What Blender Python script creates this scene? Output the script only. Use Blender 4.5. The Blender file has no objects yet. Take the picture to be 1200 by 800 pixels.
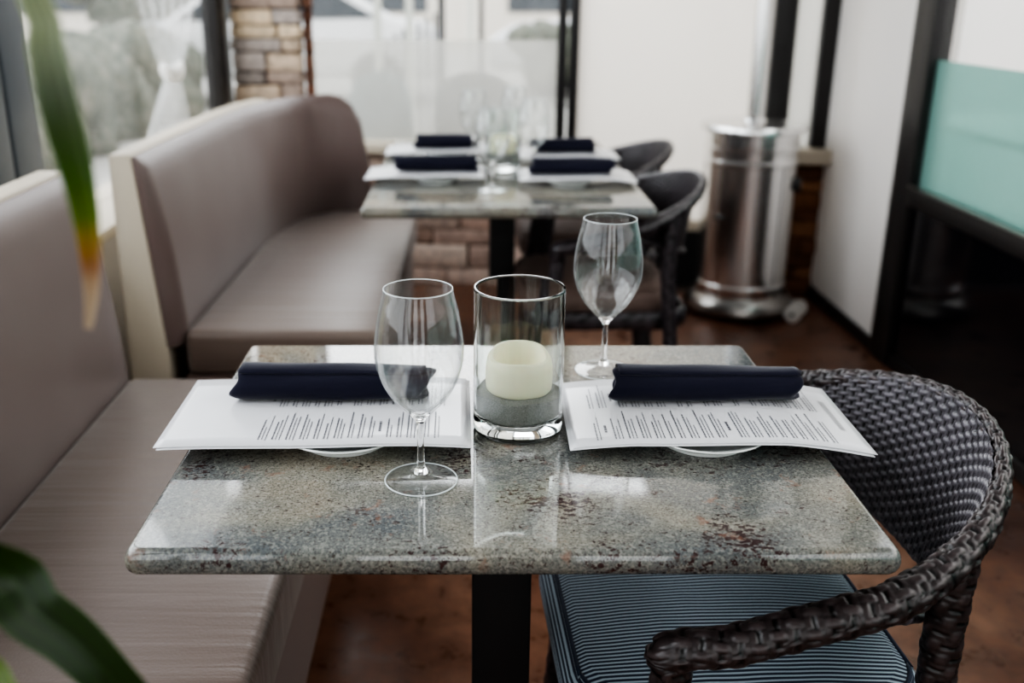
import bpy, bmesh, math, random
from math import sin, cos, pi, radians, sqrt, floor as fl, exp
from mathutils import Vector, Matrix
random.seed(7)
SC = bpy.context.scene
COL = SC.collection

# ------------------------------------------------------------------ materials
def new_mat(name):
    m = bpy.data.materials.new(name); m.use_nodes = True
    nt = m.node_tree; b = nt.nodes['Principled BSDF']
    return m, nt, b
def setc(b, col, rough=.5, metal=0., spec=.5, **k):
    b.inputs['Base Color'].default_value = (*col, 1)
    b.inputs['Roughness'].default_value = rough
    b.inputs['Metallic'].default_value = metal
    b.inputs['Specular IOR Level'].default_value = spec
    for n, v in k.items():
        b.inputs[n].default_value = v
def N(nt, typ, **k):
    n = nt.nodes.new(typ)
    for a, v in k.items(): setattr(n, a, v)
    return n
def L(nt, a, b): nt.links.new(a, b)
def plain(name, col, rough=.5, metal=0., spec=.5, **k):
    m, nt, b = new_mat(name); setc(b, col, rough, metal, spec, **k); return m
def ramp(nt, src, stops):
    r = N(nt, 'ShaderNodeValToRGB')
    el = r.color_ramp.elements
    while len(el) > 1: el.remove(el[-1])
    el[0].position = stops[0][0]; el[0].color = (*stops[0][1], 1)
    for p, c in stops[1:]:
        e = el.new(p); e.color = (*c, 1)
    L(nt, src, r.inputs[0]); return r
def noise(nt, vec, scale, detail=4, rough=.55, dist=0):
    n = N(nt, 'ShaderNodeTexNoise'); n.inputs['Scale'].default_value = scale
    n.inputs['Detail'].default_value = detail; n.inputs['Roughness'].default_value = rough
    n.inputs['Distortion'].default_value = dist
    L(nt, vec, n.inputs['Vector']); return n
def objco(nt, scale=(1, 1, 1), rot=(0, 0, 0)):
    t = N(nt, 'ShaderNodeTexCoord'); mp = N(nt, 'ShaderNodeMapping')
    mp.inputs['Scale'].default_value = scale; mp.inputs['Rotation'].default_value = rot
    L(nt, t.outputs['Object'], mp.inputs['Vector']); return mp.outputs['Vector']
def mixc(nt, fac, a, b, mode='MIX'):
    m = N(nt, 'ShaderNodeMix', data_type='RGBA', blend_type=mode)
    if isinstance(fac, (int, float)): m.inputs[0].default_value = fac
    else: L(nt, fac, m.inputs[0])
    for i, v in ((6, a), (7, b)):
        if isinstance(v, tuple): m.inputs[i].default_value = (*v, 1)
        else: L(nt, v, m.inputs[i])
    return m.outputs[2]
def bump(nt, b, h, strength=.3, dist=.002):
    n = N(nt, 'ShaderNodeBump'); n.inputs['Strength'].default_value = strength
    n.inputs['Distance'].default_value = dist
    L(nt, h, n.inputs['Height']); L(nt, n.outputs[0], b.inputs['Normal']); return n

def mat_granite():
    m, nt, b = new_mat('polished_granite'); setc(b, (.2, .2, .18), .05, spec=.85)
    v = objco(nt)
    big = noise(nt, v, 5.5, 3, .5, .6)
    base = ramp(nt, big.outputs[0], [(.34, (.128, .140, .146)), (.47, (.185, .188, .175)), (.58, (.26, .245, .205)), (.70, (.315, .27, .215))])
    med = noise(nt, v, 430, 4, .7)
    r2 = ramp(nt, med.outputs[0], [(.33, (.34, .34, .35)), (.5, (.85, .86, .85)), (.68, (1.2, 1.17, 1.1))])
    c = mixc(nt, 1., base.outputs[0], r2.outputs[0], 'MULTIPLY')
    # light feldspar flecks
    vo2 = N(nt, 'ShaderNodeTexVoronoi'); vo2.inputs['Scale'].default_value = 330; L(nt, v, vo2.inputs['Vector'])
    f2 = ramp(nt, vo2.outputs['Color'], [(.62, (0, 0, 0)), (.74, (1, 1, 1))])
    c = mixc(nt, f2.outputs[0], c, mixc(nt, .16, c, (.62, .60, .52)))
    # dark garnet specks, clustered
    vs = objco(nt, (1, 1.6, 1))
    sp = noise(nt, vs, 150, 4, .65, .2); cl = noise(nt, v, 9, 3, .6)
    ad = N(nt, 'ShaderNodeMath', operation='MULTIPLY_ADD'); L(nt, cl.outputs[0], ad.inputs[0]); ad.inputs[1].default_value = .85; L(nt, sp.outputs[0], ad.inputs[2])
    sb = N(nt, 'ShaderNodeMath', operation='SUBTRACT'); L(nt, ad.outputs[0], sb.inputs[0]); sb.inputs[1].default_value = .5
    f3 = ramp(nt, sb.outputs[0], [(.555, (0, 0, 0)), (.60, (1, 1, 1))])
    c = mixc(nt, f3.outputs[0], c, (.045, .022, .022))
    fs = noise(nt, objco(nt, (1, 1.3, 1)), 230, 3, .6, .4)
    f5 = ramp(nt, fs.outputs[0], [(.60, (0, 0, 0)), (.65, (.85, .85, .85))])
    c = mixc(nt, f5.outputs[0], c, (.06, .045, .04))
    rs = noise(nt, v, 26, 4, .7)
    f4 = ramp(nt, rs.outputs[0], [(.61, (0, 0, 0)), (.70, (.55, .55, .55))])
    c = mixc(nt, f4.outputs[0], c, (.23, .12, .08))
    L(nt, c, b.inputs['Base Color'])
    return m
def mat_leather(name, col, col2, line_axis=0, strength=.25):
    m, nt, b = new_mat(name); setc(b, col, .42, spec=.5, **{'Sheen Weight': .3, 'Sheen Roughness': .4})
    v = objco(nt, (1.6, 24, 5) if line_axis == 0 else (30, 2, 2))
    n1 = noise(nt, v, 1.0, 3, .6, .2)
    w = noise(nt, objco(nt), 260, 2, .5)
    v3 = noise(nt, objco(nt), 2.2, 2, .5)
    r = ramp(nt, v3.outputs[0], [(.3, col), (.7, col2)])
    L(nt, r.outputs[0], b.inputs['Base Color'])
    ad = N(nt, 'ShaderNodeMath', operation='MULTIPLY_ADD'); L(nt, w.outputs[0], ad.inputs[0]); ad.inputs[1].default_value = .12; L(nt, n1.outputs[0], ad.inputs[2])
    bump(nt, b, ad.outputs[0], strength, .006)
    return m
def mat_wicker(name='wicker_painted_sheen', base=(.085, .084, .098), edge=(.005, .004, .005)):
    m, nt, b = new_mat(name); setc(b, base, .36, spec=.6)
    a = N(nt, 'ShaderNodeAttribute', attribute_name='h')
    r = ramp(nt, a.outputs['Fac'], [(.15, edge), (.5, base), (1., tuple(x * 1.7 for x in base))])  # crevice shade painted into the colour by strand height
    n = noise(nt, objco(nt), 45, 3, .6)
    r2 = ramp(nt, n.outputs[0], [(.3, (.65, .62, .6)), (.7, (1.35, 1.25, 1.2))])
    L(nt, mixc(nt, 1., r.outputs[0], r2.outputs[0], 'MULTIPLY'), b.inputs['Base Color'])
    n2 = noise(nt, objco(nt), 300, 2, .5); bump(nt, b, n2.outputs[0], .15, .001)
    return m
def mat_stripe(name, axis, pitch, navy=(.018, .026, .048), pale=(.34, .41, .46), duty=.45, wob=.0016):
    m, nt, b = new_mat(name); setc(b, navy, .8, spec=.2, **{'Sheen Weight': .1})
    t = N(nt, 'ShaderNodeTexCoord'); s = N(nt, 'ShaderNodeSeparateXYZ'); L(nt, t.outputs['Object'], s.inputs[0])
    n = noise(nt, t.outputs['Object'], 5, 2, .5)
    ma = N(nt, 'ShaderNodeMath', operation='MULTIPLY_ADD'); L(nt, n.outputs[0], ma.inputs[0]); ma.inputs[1].default_value = wob * 12; L(nt, s.outputs[axis], ma.inputs[2])
    d = N(nt, 'ShaderNodeMath', operation='MULTIPLY'); L(nt, ma.outputs[0], d.inputs[0]); d.inputs[1].default_value = 1 / pitch
    fr = N(nt, 'ShaderNodeMath', operation='FRACT'); L(nt, d.outputs[0], fr.inputs[0])
    r = ramp(nt, fr.outputs[0], [(0, pale), (duty - .08, pale), (duty, navy), (.94, navy), (1, pale)])
    L(nt, r.outputs[0], b.inputs['Base Color'])
    return m
def mat_floor():
    m, nt, b = new_mat('stained_concrete'); setc(b, (.2, .1, .07), .33, spec=.4)
    v = objco(nt)
    n1 = noise(nt, v, 1.6, 5, .6, .5); n2 = noise(nt, v, 14, 5, .7, .3)
    r = ramp(nt, n1.outputs[0], [(.3, (.085, .036, .023)), (.5, (.17, .078, .048)), (.7, (.29, .155, .098))])
    r2 = ramp(nt, n2.outputs[0], [(.35, (.65, .62, .6)), (.65, (1.15, 1.12, 1.1))])
    L(nt, mixc(nt, 1., r.outputs[0], r2.outputs[0], 'MULTIPLY'), b.inputs['Base Color'])
    rr = ramp(nt, n2.outputs[0], [(.3, (.22, .22, .22)), (.7, (.45, .45, .45))]); L(nt, rr.outputs[0], b.inputs['Roughness'])
    bump(nt, b, n2.outputs[0], .1, .002)
    return m
def mat_tint(name, rough=.9):
    m, nt, b = new_mat(name); setc(b, (.3, .2, .15), rough, spec=.2)
    a = N(nt, 'ShaderNodeAttribute', attribute_name='tint')
    n = noise(nt, objco(nt), 30, 5, .7)
    r = ramp(nt, n.outputs[0], [(.3, (.6, .6, .6)), (.7, (1.25, 1.2, 1.15))])
    L(nt, mixc(nt, 1., a.outputs['Color'], r.outputs[0], 'MULTIPLY'), b.inputs['Base Color'])
    bump(nt, b, n.outputs[0], .6, .01)
    return m
def mat_mix_transparent(name, col, alpha, translucent=.5, rough=.4, gloss=.08, tcol=None):
    """thin sheet: part see-through, part scattering"""
    m = bpy.data.materials.new(name); m.use_nodes = True; nt = m.node_tree; nt.nodes.clear()
    out = N(nt, 'ShaderNodeOutputMaterial')
    tr = N(nt, 'ShaderNodeBsdfTransparent'); tl = N(nt, 'ShaderNodeBsdfTranslucent'); df = N(nt, 'ShaderNodeBsdfDiffuse'); gl = N(nt, 'ShaderNodeBsdfGlossy')
    tl.inputs[0].default_value = (*col, 1); df.inputs[0].default_value = (*col, 1); gl.inputs['Roughness'].default_value = rough
    tr.inputs[0].default_value = (*(tcol or [min(1, .25 + .8 * x) for x in col]), 1)
    a = N(nt, 'ShaderNodeMixShader'); a.inputs[0].default_value = translucent; L(nt, df.outputs[0], a.inputs[1]); L(nt, tl.outputs[0], a.inputs[2])
    b = N(nt, 'ShaderNodeMixShader'); b.inputs[0].default_value = alpha; L(nt, tr.outputs[0], b.inputs[1]); L(nt, a.outputs[0], b.inputs[2])
    lw = N(nt, 'ShaderNodeLayerWeight'); lw.inputs[0].default_value = .5
    pw = N(nt, 'ShaderNodeMath', operation='POWER'); L(nt, lw.outputs['Facing'], pw.inputs[0]); pw.inputs[1].default_value = 4.5
    fr = N(nt, 'ShaderNodeMath', operation='MULTIPLY_ADD'); L(nt, pw.outputs[0], fr.inputs[0]); fr.inputs[1].default_value = .9; fr.inputs[2].default_value = .045
    mu = N(nt, 'ShaderNodeMath', operation='MULTIPLY'); L(nt, fr.outputs[0], mu.inputs[0]); mu.inputs[1].default_value = gloss * 10
    c = N(nt, 'ShaderNodeMixShader'); L(nt, mu.outputs[0], c.inputs[0]); L(nt, b.outputs[0], c.inputs[1]); L(nt, gl.outputs[0], c.inputs[2])
    L(nt, c.outputs[0], out.inputs[0]); return m
def mat_glass(name, col=(1, 1, 1), rough=0., ior=1.48):
    m, nt, b = new_mat(name); setc(b, col, rough, spec=.5, **{'Transmission Weight': 1., 'IOR': ior}); return m
def mat_leaf():
    m, nt, b = new_mat('leaf_green'); setc(b, (.03, .09, .01), .35, spec=.5, **{'Subsurface Weight': 0})
    a = N(nt, 'ShaderNodeAttribute', attribute_name='tint')
    L(nt, a.outputs['Color'], b.inputs['Base Color']); b.inputs['Transmission Weight'].default_value = 0
    return m
def mat_foliage():
    m, nt, b = new_mat('hedge_leaves'); setc(b, (.1, .12, .08), .9)
    n = noise(nt, objco(nt), 9, 6, .75)
    r = ramp(nt, n.outputs[0], [(.3, (.05, .065, .05)), (.5, (.17, .18, .14)), (.7, (.33, .31, .26))])
    L(nt, r.outputs[0], b.inputs['Base Color']); return m

M = {}
M['granite'] = mat_granite()
M['leather'] = mat_leather('taupe_vinyl', (.185, .143, .119), (.148, .100, .080), 0, .6)
M['leather_back'] = mat_leather('taupe_vinyl_back', (.178, .140, .130), (.138, .095, .086), 1, .12)
M['leather_side'] = mat_leather('brown_vinyl_front', (.16, .095, .075), (.12, .07, .055), 1, .1)
M['cream_wood'] = plain('cream_painted_wood', (.52, .46, .37), .5)
M['dark'] = plain('dark_plinth_wood', (.018, .014, .013), .7)  # near-black wood of the bench plinths
M['black_metal'] = plain('black_powder_coat', (.012, .012, .013), .45, spec=.4)
M['bronze'] = plain('dark_window_frame', (.016, .014, .014), .38, spec=.5)
M['grey_frame'] = plain('blue_grey_window_frame', (.085, .10, .115), .4)
M['wicker'] = mat_wicker()  # lighter copy of wicker_dark, blue-grey window sheen painted into its base colour
M['wicker_dark'] = mat_wicker('woven_resin_wicker_dark', (.030, .023, .024), (.004, .003, .003))
M['wicker_far'] = mat_wicker('woven_resin_wicker_far', (.034, .03, .036))
M['stripe'] = mat_stripe('navy_pinstripe_top', 1, .0070)
M['stripe_side'] = mat_stripe('navy_pinstripe_border', 2, .0066, wob=0)
M['brown_cush'] = plain('brown_seat_fabric', (.13, .085, .07), .7)
M['floor'] = mat_floor()
M['stone'] = mat_tint('ledgestone')
M['paint'] = plain('warm_white_paint', (.80, .765, .73), .8)
M['ceiling'] = plain('ceiling_paint', (.40, .41, .42), .9)
M['backwall'] = plain('tan_paint', (.30, .25, .21), .9)
M['steel'] = plain('brushed_steel', (.80, .79, .78), .22, 1., **{'Anisotropic': .4})
M['steel_dark'] = plain('worn_steel', (.42, .40, .38), .28, 1.)
M['white_plastic'] = plain('white_plastic', (.7, .68, .64), .5)
M['black_plastic'] = plain('black_plastic', (.015, .015, .015), .4)
M['frost'] = mat_mix_transparent('frosted_glass', (.58, .57, .545), .47, .75, .35, .03, (.98, .98, .96))
M['frost_door'] = mat_mix_transparent('frosted_door_glass', (.90, .87, .83), .93, .62, .35, .03)
M['frost_teal'] = mat_mix_transparent('teal_frosted_glass', (.34, .50, .47), .55, .5, .2, .05, (.62, .86, .82))
M['pane'] = mat_mix_transparent('clear_pane', (1, 1, 1), .02, .5, .02, .03)
M['vinyl'] = mat_mix_transparent('clear_vinyl_sheet', (.92, .92, .92), .16, .5, .15, .05)
M['blackglass'] = plain('black_glass', (.006, .006, .008), .08, spec=.5)
M['glass'] = mat_glass('crystal_glass')
def mat_thin():
    m = bpy.data.materials.new('thin_crystal'); m.use_nodes = True; nt = m.node_tree; nt.nodes.clear()
    out = N(nt, 'ShaderNodeOutputMaterial'); tr = N(nt, 'ShaderNodeBsdfTransparent'); tr.inputs[0].default_value = (.985, .99, .99, 1)
    gl = N(nt, 'ShaderNodeBsdfGlossy'); gl.inputs['Roughness'].default_value = .02
    tl = N(nt, 'ShaderNodeBsdfTranslucent'); df = N(nt, 'ShaderNodeBsdfDiffuse')
    for q in (tl, df): q.inputs[0].default_value = (.80, .86, .88, 1)
    lw = N(nt, 'ShaderNodeLayerWeight'); lw.inputs[0].default_value = .5
    def pwr(e, k, c):
        p = N(nt, 'ShaderNodeMath', operation='POWER'); L(nt, lw.outputs['Facing'], p.inputs[0]); p.inputs[1].default_value = e
        a = N(nt, 'ShaderNodeMath', operation='MULTIPLY_ADD'); L(nt, p.outputs[0], a.inputs[0]); a.inputs[1].default_value = k; a.inputs[2].default_value = c; return a.outputs[0]
    e = N(nt, 'ShaderNodeMixShader'); e.inputs[0].default_value = .5; L(nt, tl.outputs[0], e.inputs[1]); L(nt, df.outputs[0], e.inputs[2])
    a = N(nt, 'ShaderNodeMixShader'); L(nt, pwr(7, .55, .006), a.inputs[0]); L(nt, tr.outputs[0], a.inputs[1]); L(nt, e.outputs[0], a.inputs[2])  # pale scatter at grazing angles paints bright edges onto the glass
    b = N(nt, 'ShaderNodeMixShader'); L(nt, pwr(3.5, .8, .05), b.inputs[0]); L(nt, a.outputs[0], b.inputs[1]); L(nt, gl.outputs[0], b.inputs[2])
    L(nt, b.outputs[0], out.inputs[0]); return m
M['thin_glass'] = mat_thin()
M['edge_glint'] = plain('painted_edge_glint', (.86, .92, .93), .12, spec=.8, **{'Transmission Weight': .45, 'IOR': 1.3})  # whitish colour standing in for highlights on rim and foot
M['glass_green'] = mat_glass('thick_green_glass', (.95, .99, .97))
M['wax'] = plain('ivory_wax', (.95, .90, .66), .45, **{'Subsurface Weight': .12, 'Subsurface Scale': .02})
M['wick'] = plain('wick', (.02, .02, .02), .9)
M['navy'] = None
def mat_cloth(name, col):
    m, nt, b = new_mat(name); setc(b, col, .9, spec=.15, **{'Sheen Weight': .25, 'Sheen Roughness': .4})
    n = noise(nt, objco(nt), 700, 2, .5); bump(nt, b, n.outputs[0], .25, .001); return m
M['navy'] = mat_cloth('navy_cotton', (.013, .013, .027))
M['china'] = plain('white_china', (.72, .74, .72), .15)
M['paper'] = plain('laminated_paper', (.70, .70, .72), .22, spec=.5)
M['print'] = plain('grey_print', (.13, .13, .15), .35)
M['print_pale'] = plain('pale_print', (.42, .42, .43), .35)
M['leaf'] = mat_leaf()
M['stem'] = plain('plant_stem', (.16, .12, .07), .8)
M['pot'] = plain('terracotta_pot', (.30, .13, .08), .8)
M['soil'] = plain('soil', (.03, .02, .015), 1.)
M['hedge'] = mat_foliage()
M['concrete'] = plain('pale_paving', (.62, .60, .57), .9)
M['patio_teal'] = plain('teal_patio_shell', (.0, .10, .13), .6)
M['patio_grey'] = plain('grey_patio_shell', (.022, .026, .03), .6)
M['car_white'] = plain('white_car_paint', (.8, .8, .8), .25)
M['car_glass'] = plain('car_window', (.06, .07, .08), .1)
M['rubber'] = plain('tyre_rubber', (.03, .03, .03), .8)
M['canvas'] = plain('cream_canvas', (.75, .70, .62), .9)
M['canvas_red'] = plain('terracotta_canvas', (.50, .20, .12), .9)
M['pale_post'] = plain('pale_post_paint', (.55, .56, .5), .7)
def mat_sand():
    m, nt, b = new_mat('grey_sand'); setc(b, (.3, .3, .3), .95)
    n = noise(nt, objco(nt), 900, 2, .6); r = ramp(nt, n.outputs[0], [(.3, (.16, .155, .15)), (.7, (.38, .37, .35))])
    L(nt, r.outputs[0], b.inputs['Base Color']); return m
M['sand'] = mat_sand()

# ------------------------------------------------------------------ mesh helpers
def obj_bm(name, bm, mat, parent=None, smooth=False, mats=None):
    me = bpy.data.meshes.new(name); bm.normal_update(); bm.to_mesh(me); bm.free()
    for mm in (mats or [mat]): me.materials.append(mm)
    if smooth:
        for p in me.polygons: p.use_smooth = True
    o = bpy.data.objects.new(name, me); COL.objects.link(o)
    if parent is not None: o.parent = parent
    return o
def thing(name, label, cat, loc=(0, 0, 0), rz=0, group=None):
    o = bpy.data.objects.new(name, None); COL.objects.link(o); o.empty_display_size = .1
    o.location = loc; o.rotation_euler = (0, 0, rz); return tag(o, label, cat, group)
def tag(o, label, cat, group=None, kind=None):
    o['label'] = label; o['category'] = cat
    if group: o['group'] = group
    if kind: o['kind'] = kind
    return o
def struct(o, label=None):
    o['kind'] = 'structure'
    if label: o['label'] = label
    return o
def dup(root, loc, rz, label, group=None):
    def cp(o, par):
        c = o.copy(); COL.objects.link(c)
        if par is not None:
            c.parent = par; c.matrix_parent_inverse = o.matrix_parent_inverse.copy()
        for ch in [x for x in o.children]: cp(ch, c)
        return c
    r = cp(root, None); r.location = loc; r.rotation_euler = (0, 0, rz); r['label'] = label
    if group: r['group'] = group
    return r
def bevel(o, w, seg=3, angle=True):
    md = o.modifiers.new('bevel', 'BEVEL'); md.width = w; md.segments = seg
    md.limit_method = 'ANGLE'; md.angle_limit = radians(35)
    for p in o.data.polygons: p.use_smooth = True
    return o
def add_box(bm, x0, x1, y0, y1, z0, z1):
    v = [bm.verts.new(p) for p in ((x0, y0, z0), (x1, y0, z0), (x1, y1, z0), (x0, y1, z0), (x0, y0, z1), (x1, y0, z1), (x1, y1, z1), (x0, y1, z1))]
    for f in ((0, 3, 2, 1), (4, 5, 6, 7), (0, 1, 5, 4), (1, 2, 6, 5), (2, 3, 7, 6), (3, 0, 4, 7)): bm.faces.new([v[i] for i in f])
    return v
def box(name, x0, x1, y0, y1, z0, z1, mat, parent=None, bev=0, seg=3):
    bm = bmesh.new(); add_box(bm, x0, x1, y0, y1, z0, z1)
    o = obj_bm(name, bm, mat, parent)
    if bev: bevel(o, bev, seg)
    return o
def lathe(name, prof, mat, parent=None, seg=64, loc=(0, 0, 0), smooth=True, closed=False, fn=None):
    bm = bmesh.new(); rings = []
    for r, z in prof:
        if r < 1e-6: rings.append([bm.verts.new((loc[0], loc[1], loc[2] + z))])
        else: rings.append([bm.verts.new((loc[0] + r * cos(2 * pi * i / seg), loc[1] + r * sin(2 * pi * i / seg), loc[2] + z)) for i in range(seg)])
    prs = list(zip(rings, rings[1:])) + ([(rings[-1], rings[0])] if closed else [])
    for a, b in prs:
        for i in range(seg):
            j = (i + 1) % seg
            if len(a) == 1 and len(b) == 1: continue
            if len(a) == 1: bm.faces.new((a[0], b[j], b[i]))
            elif len(b) == 1: bm.faces.new((a[i], a[j], b[0]))
            else: bm.faces.new((a[i], a[j], b[j], b[i]))
    if fn:
        for v in bm.verts: fn(v)
    bmesh.ops.recalc_face_normals(bm, faces=bm.faces[:])
    o = obj_bm(name, bm, mat, parent, smooth)
    if smooth: o.data.set_sharp_from_angle(angle=radians(38))
    return o
def catmull(pts, step):
    P = [Vector(p) for p in pts]; P = [2 * P[0] - P[1]] + P + [2 * P[-1] - P[-2]]; out = []
    for i in range(1, len(P) - 2):
        n = max(2, int((P[i + 1] - P[i]).length / step))
        for k in range(n):
            t = k / n; a, b, c, d = P[i - 1:i + 3]
            out.append(.5 * ((2 * b) + (c - a) * t + (2 * a - 5 * b + 4 * c - d) * t * t + (3 * b - a - 3 * c + d) * t ** 3))
    out.append(P[-2].copy()); return out
def weave(a, b):
    """basket weave height 0..1 at strand coordinate a (across strand) and b (along strand)"""
    i = fl(a); fa = a - i
    w = sin(pi * fa) ** .45 * min(1, max(0, .5 + .62 * cos(pi * (b + i))))
    j = fl(b); fb = b - j
    st = 0.0
    d = abs(fb - .5) * 2.4 if True else 0
    if d < 1: st = sqrt(1 - d * d) * (.5 - .5 * cos(pi * (b + i))) * .8
    return max(w, st)
def tube(bm, pts, rad, up=(0, 0, 1), seg=16, wv=None, hl=None, cap=True, disp=.003, pitch=.014, nstr=8):
    """sweep; rad(t) -> (ra, rb) half-sizes along side / up; wv turns on woven displacement"""
    n = len(pts); up = Vector(up); rings = []; s = 0
    for k in range(n):
        T = (pts[min(k + 1, n - 1)] - pts[max(k - 1, 0)]).normalized()
        S = T.cross(up)
        if S.length < .05: S = T.cross(Vector((1, 0, 0)))
        S.normalize(); U = S.cross(T).normalized()
        if k: s += (pts[k] - pts[k - 1]).length
        ra, rb = rad(k / (n - 1)); ring = []
        for i in range(seg):
            th = 2 * pi * i / seg; h = 0
            if wv:
                h = weave(th / (2 * pi) * nstr + s / pitch * .35, s / pitch - th / (2 * pi) * 1.0)
            e = disp * (h - .5) if wv else 0
            v = bm.verts.new(pts[k] + S * cos(th) * (ra + e) + U * sin(th) * (rb + e))
            if hl: v[hl] = h
            ring.append(v)
        rings.append(ring)
    for a, b in zip(rings, rings[1:]):
        for i in range(seg):
            j = (i + 1) % seg; bm.faces.new((a[i], a[j], b[j], b[i]))
    if cap:
        for r in (rings[0], rings[-1]):
            c = bm.verts.new(sum((v.co for v in r), Vector()) / len(r))
            if hl: c[hl] = .5
            for i in range(seg): bm.faces.new((r[i], r[(i + 1) % seg], c))
def woven_tube(name, pts, rad, mat, parent, up=(0, 0, 1), seg=40, step=.0022, disp=.0035, pitch=.014, nstr=8, hi=True):
    bm = bmesh.new(); hl = bm.verts.layers.float.new('h')
    if not hi: seg, step = 20, .006
    tube(bm, catmull(pts, step), rad, up, seg, True, hl, True, disp, pitch, nstr)
    bmesh.ops.recalc_face_normals(bm, faces=bm.faces[:])
    return obj_bm(name, bm, mat, parent, True)
def simple_tube(name, pts, r, mat, parent=None, seg=12, step=.02, up=(0, 0, 1)):
    bm = bmesh.new(); tube(bm, catmull(pts, step), (r if callable(r) else (lambda t: (r, r))), up, seg)
    bmesh.ops.recalc_face_normals(bm, faces=bm.faces[:])
    return obj_bm(name, bm, mat, parent, True)

# ------------------------------------------------------------------ the room
FX0, FX1, FY0, FY1 = -1.02, 1.515, -2.6, 4.45
M_ = M
BW = Matrix.Translation((0, 4.45, 0)) @ Matrix.Rotation(math.atan(-.1), 4, 'Z')   # back wall frame: local x along the wall, -y into the room
def onback(o): o.matrix_world = BW; return o
struct(box('floor', -1.3, 1.8, -2.7, 4.75, -.06, 0, M['floor']), 'brown stained concrete floor')
struct(box('ceiling', -1.25, 1.75, -2.7, 4.75, 2.75, 2.85, M['ceiling']))
bm = bmesh.new()
for b_ in ((-1.25, -.75, 0, 2.75), (-.05, .55, 0, 2.75), (1.15, 1.75, 0, 2.75), (-.75, -.05, 0, .35), (.55, 1.15, 0, .1), (-.75, -.05, 2.35, 2.75), (.55, 1.15, 2.35, 2.75)): add_box(bm, b_[0], b_[1], -2.75, -2.6, b_[2], b_[3])
struct(obj_bm('wall_rear', bm, M['backwall']))
struct(box('added_window_5', -.75, -.05, -2.68, -2.672, .35, 2.35, M['pane'])); struct(box('added_window_6', .55, 1.15, -2.68, -2.672, .1, 2.35, M['pane']))  # unseen rear panes, added for bright reflections in glass and steel
bm = bmesh.new(); add_box(bm, -1.15, FX0, -2.6, 4.6, 0, .66)
struct(obj_bm('wall_left', bm, M['paint']), 'low white wall under the left window')
struct(box('trim_1', -1.16, -.93, -2.6, 4.38, .66, .69, M['cream_wood'], bev=.004), 'cream window sill behind the benches')
struct(box('wall_right', FX1, 1.66, 3.50, 4.6, 0, 2.75, M['paint']), 'plain warm white wall pier')
struct(box('baseboard_right', FX1 - .012, FX1, 3.50, 4.28, 0, .05, M['bronze']))

def frame_bars(name, bars, mat, parent=None, bev=.004):
    bm = bmesh.new()
    for b in bars: add_box(bm, *b)
    o = obj_bm(name, bm, mat, parent); bevel(o, bev, 2); return o
# left window: frame, two panes
w1 = struct(box('window_1', -1.10, -1.04, -2.6, 4.5, 2.6, 2.75, M['bronze']), 'long left window with dark mullions')
frame_bars('window_frame', [(-1.10, -1.03, 2.16, 2.27, .69, 2.6), (-1.10, -1.03, 2.285, 2.43, .69, 2.6), (-1.10, -1.03, -.4, -.3, .69, 2.6)], M['grey_frame'], w1)
frame_bars('window_frame', [(-1.10, -1.03, 4.32, 4.50, .69, 2.6)], M['bronze'], w1)
for a, b in ((-2.6, -.4), (-.3, 2.16), (2.43, 4.32)):
    box('window_pane', -1.075, -1.069, a, b, .69, 2.6, M['pane'], w1)

# stone: individual courses in one wall mesh
def stone(name, x0, x1, z0, z1, depth, pal, seed, lat=.02, big=1.):
    rnd = random.Random(seed); bm = bmesh.new(); cl = bm.verts.layers.float_color.new('tint')
    z = z0
    def blk(a, b, c, d, e, col):
        vs = add_box(bm, a, b, -depth - e, 0, c, d)
        for v in vs:
            v[cl] = (*col, 1); v.co.x += rnd.uniform(-.004, .004); v.co.z += rnd.uniform(-.003, .003); 
            if v.co.y < -.01: v.co.y += rnd.uniform(-.005, .005)
    while z < z1 - .01:
        h = min(big * rnd.uniform(.045, .085), z1 - z); x = x0
        while x < x1 - .01:
            w = min(big * rnd.uniform(.09, .24), x1 - x)
            if x1 - x - w < .05: w = x1 - x
            c = rnd.choice(pal); k = rnd.uniform(.8, 1.2)
            blk(x + .003, x + w - .003, z + .003, z + h - .003, rnd.uniform(0, lat), tuple(q * k for q in c)); x += w
        z += h
    vs = add_box(bm, x0 + .005, x1 - .005, -depth + .01, 0, z0, z1)
    for v in vs: v[cl] = (.03, .018, .013, 1)
    o = obj_bm(name, bm, M['stone']); bevel(o, .006, 2); return o
PINK = [(.58, .46, .40), (.48, .36, .31), (.66, .55, .48), (.42, .30, .25)]
TAN = [(.62, .48, .33), (.52, .42, .33), (.36, .32, .30), (.66, .54, .40), (.44, .35, .30)]
RUST = [(.24, .11, .055), (.30, .15, .08), (.17, .08, .045)]
struct(onback(stone('wall_back', -1.0, .38, 0, .60, .05, PINK, 3, .02, 1.5)), 'low stacked stone wall under the back window')
struct(onback(stone('wall_back_right', 1.36, 1.54, 0, .60, .05, RUST, 5)), 'narrow rust coloured stone wall beside the heater')
cw = struct(onback(stone('wall_corner', -1.02, -.715, 0, 2.7, .06, TAN, 11, .03)), 'stacked tan ledgestone corner column')
bmx = stone('stone_return', -.715, -.67, 0, 2.7, .02, [(.16, .075, .05), (.2, .11, .08)], 12, .01); bmx.parent = cw
struct(onback(box('trim_2', -.72, .40, -.12, .05, .60, .645, M['cream_wood'], bev=.006)), 'cream stone sill below frosted window')
struct(onback(box('trim_3', 1.345, 1.54, -.13, .05, .585, .645, M['cream_wood'], bev=.006)), 'short pale sill beside the heater')
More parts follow.
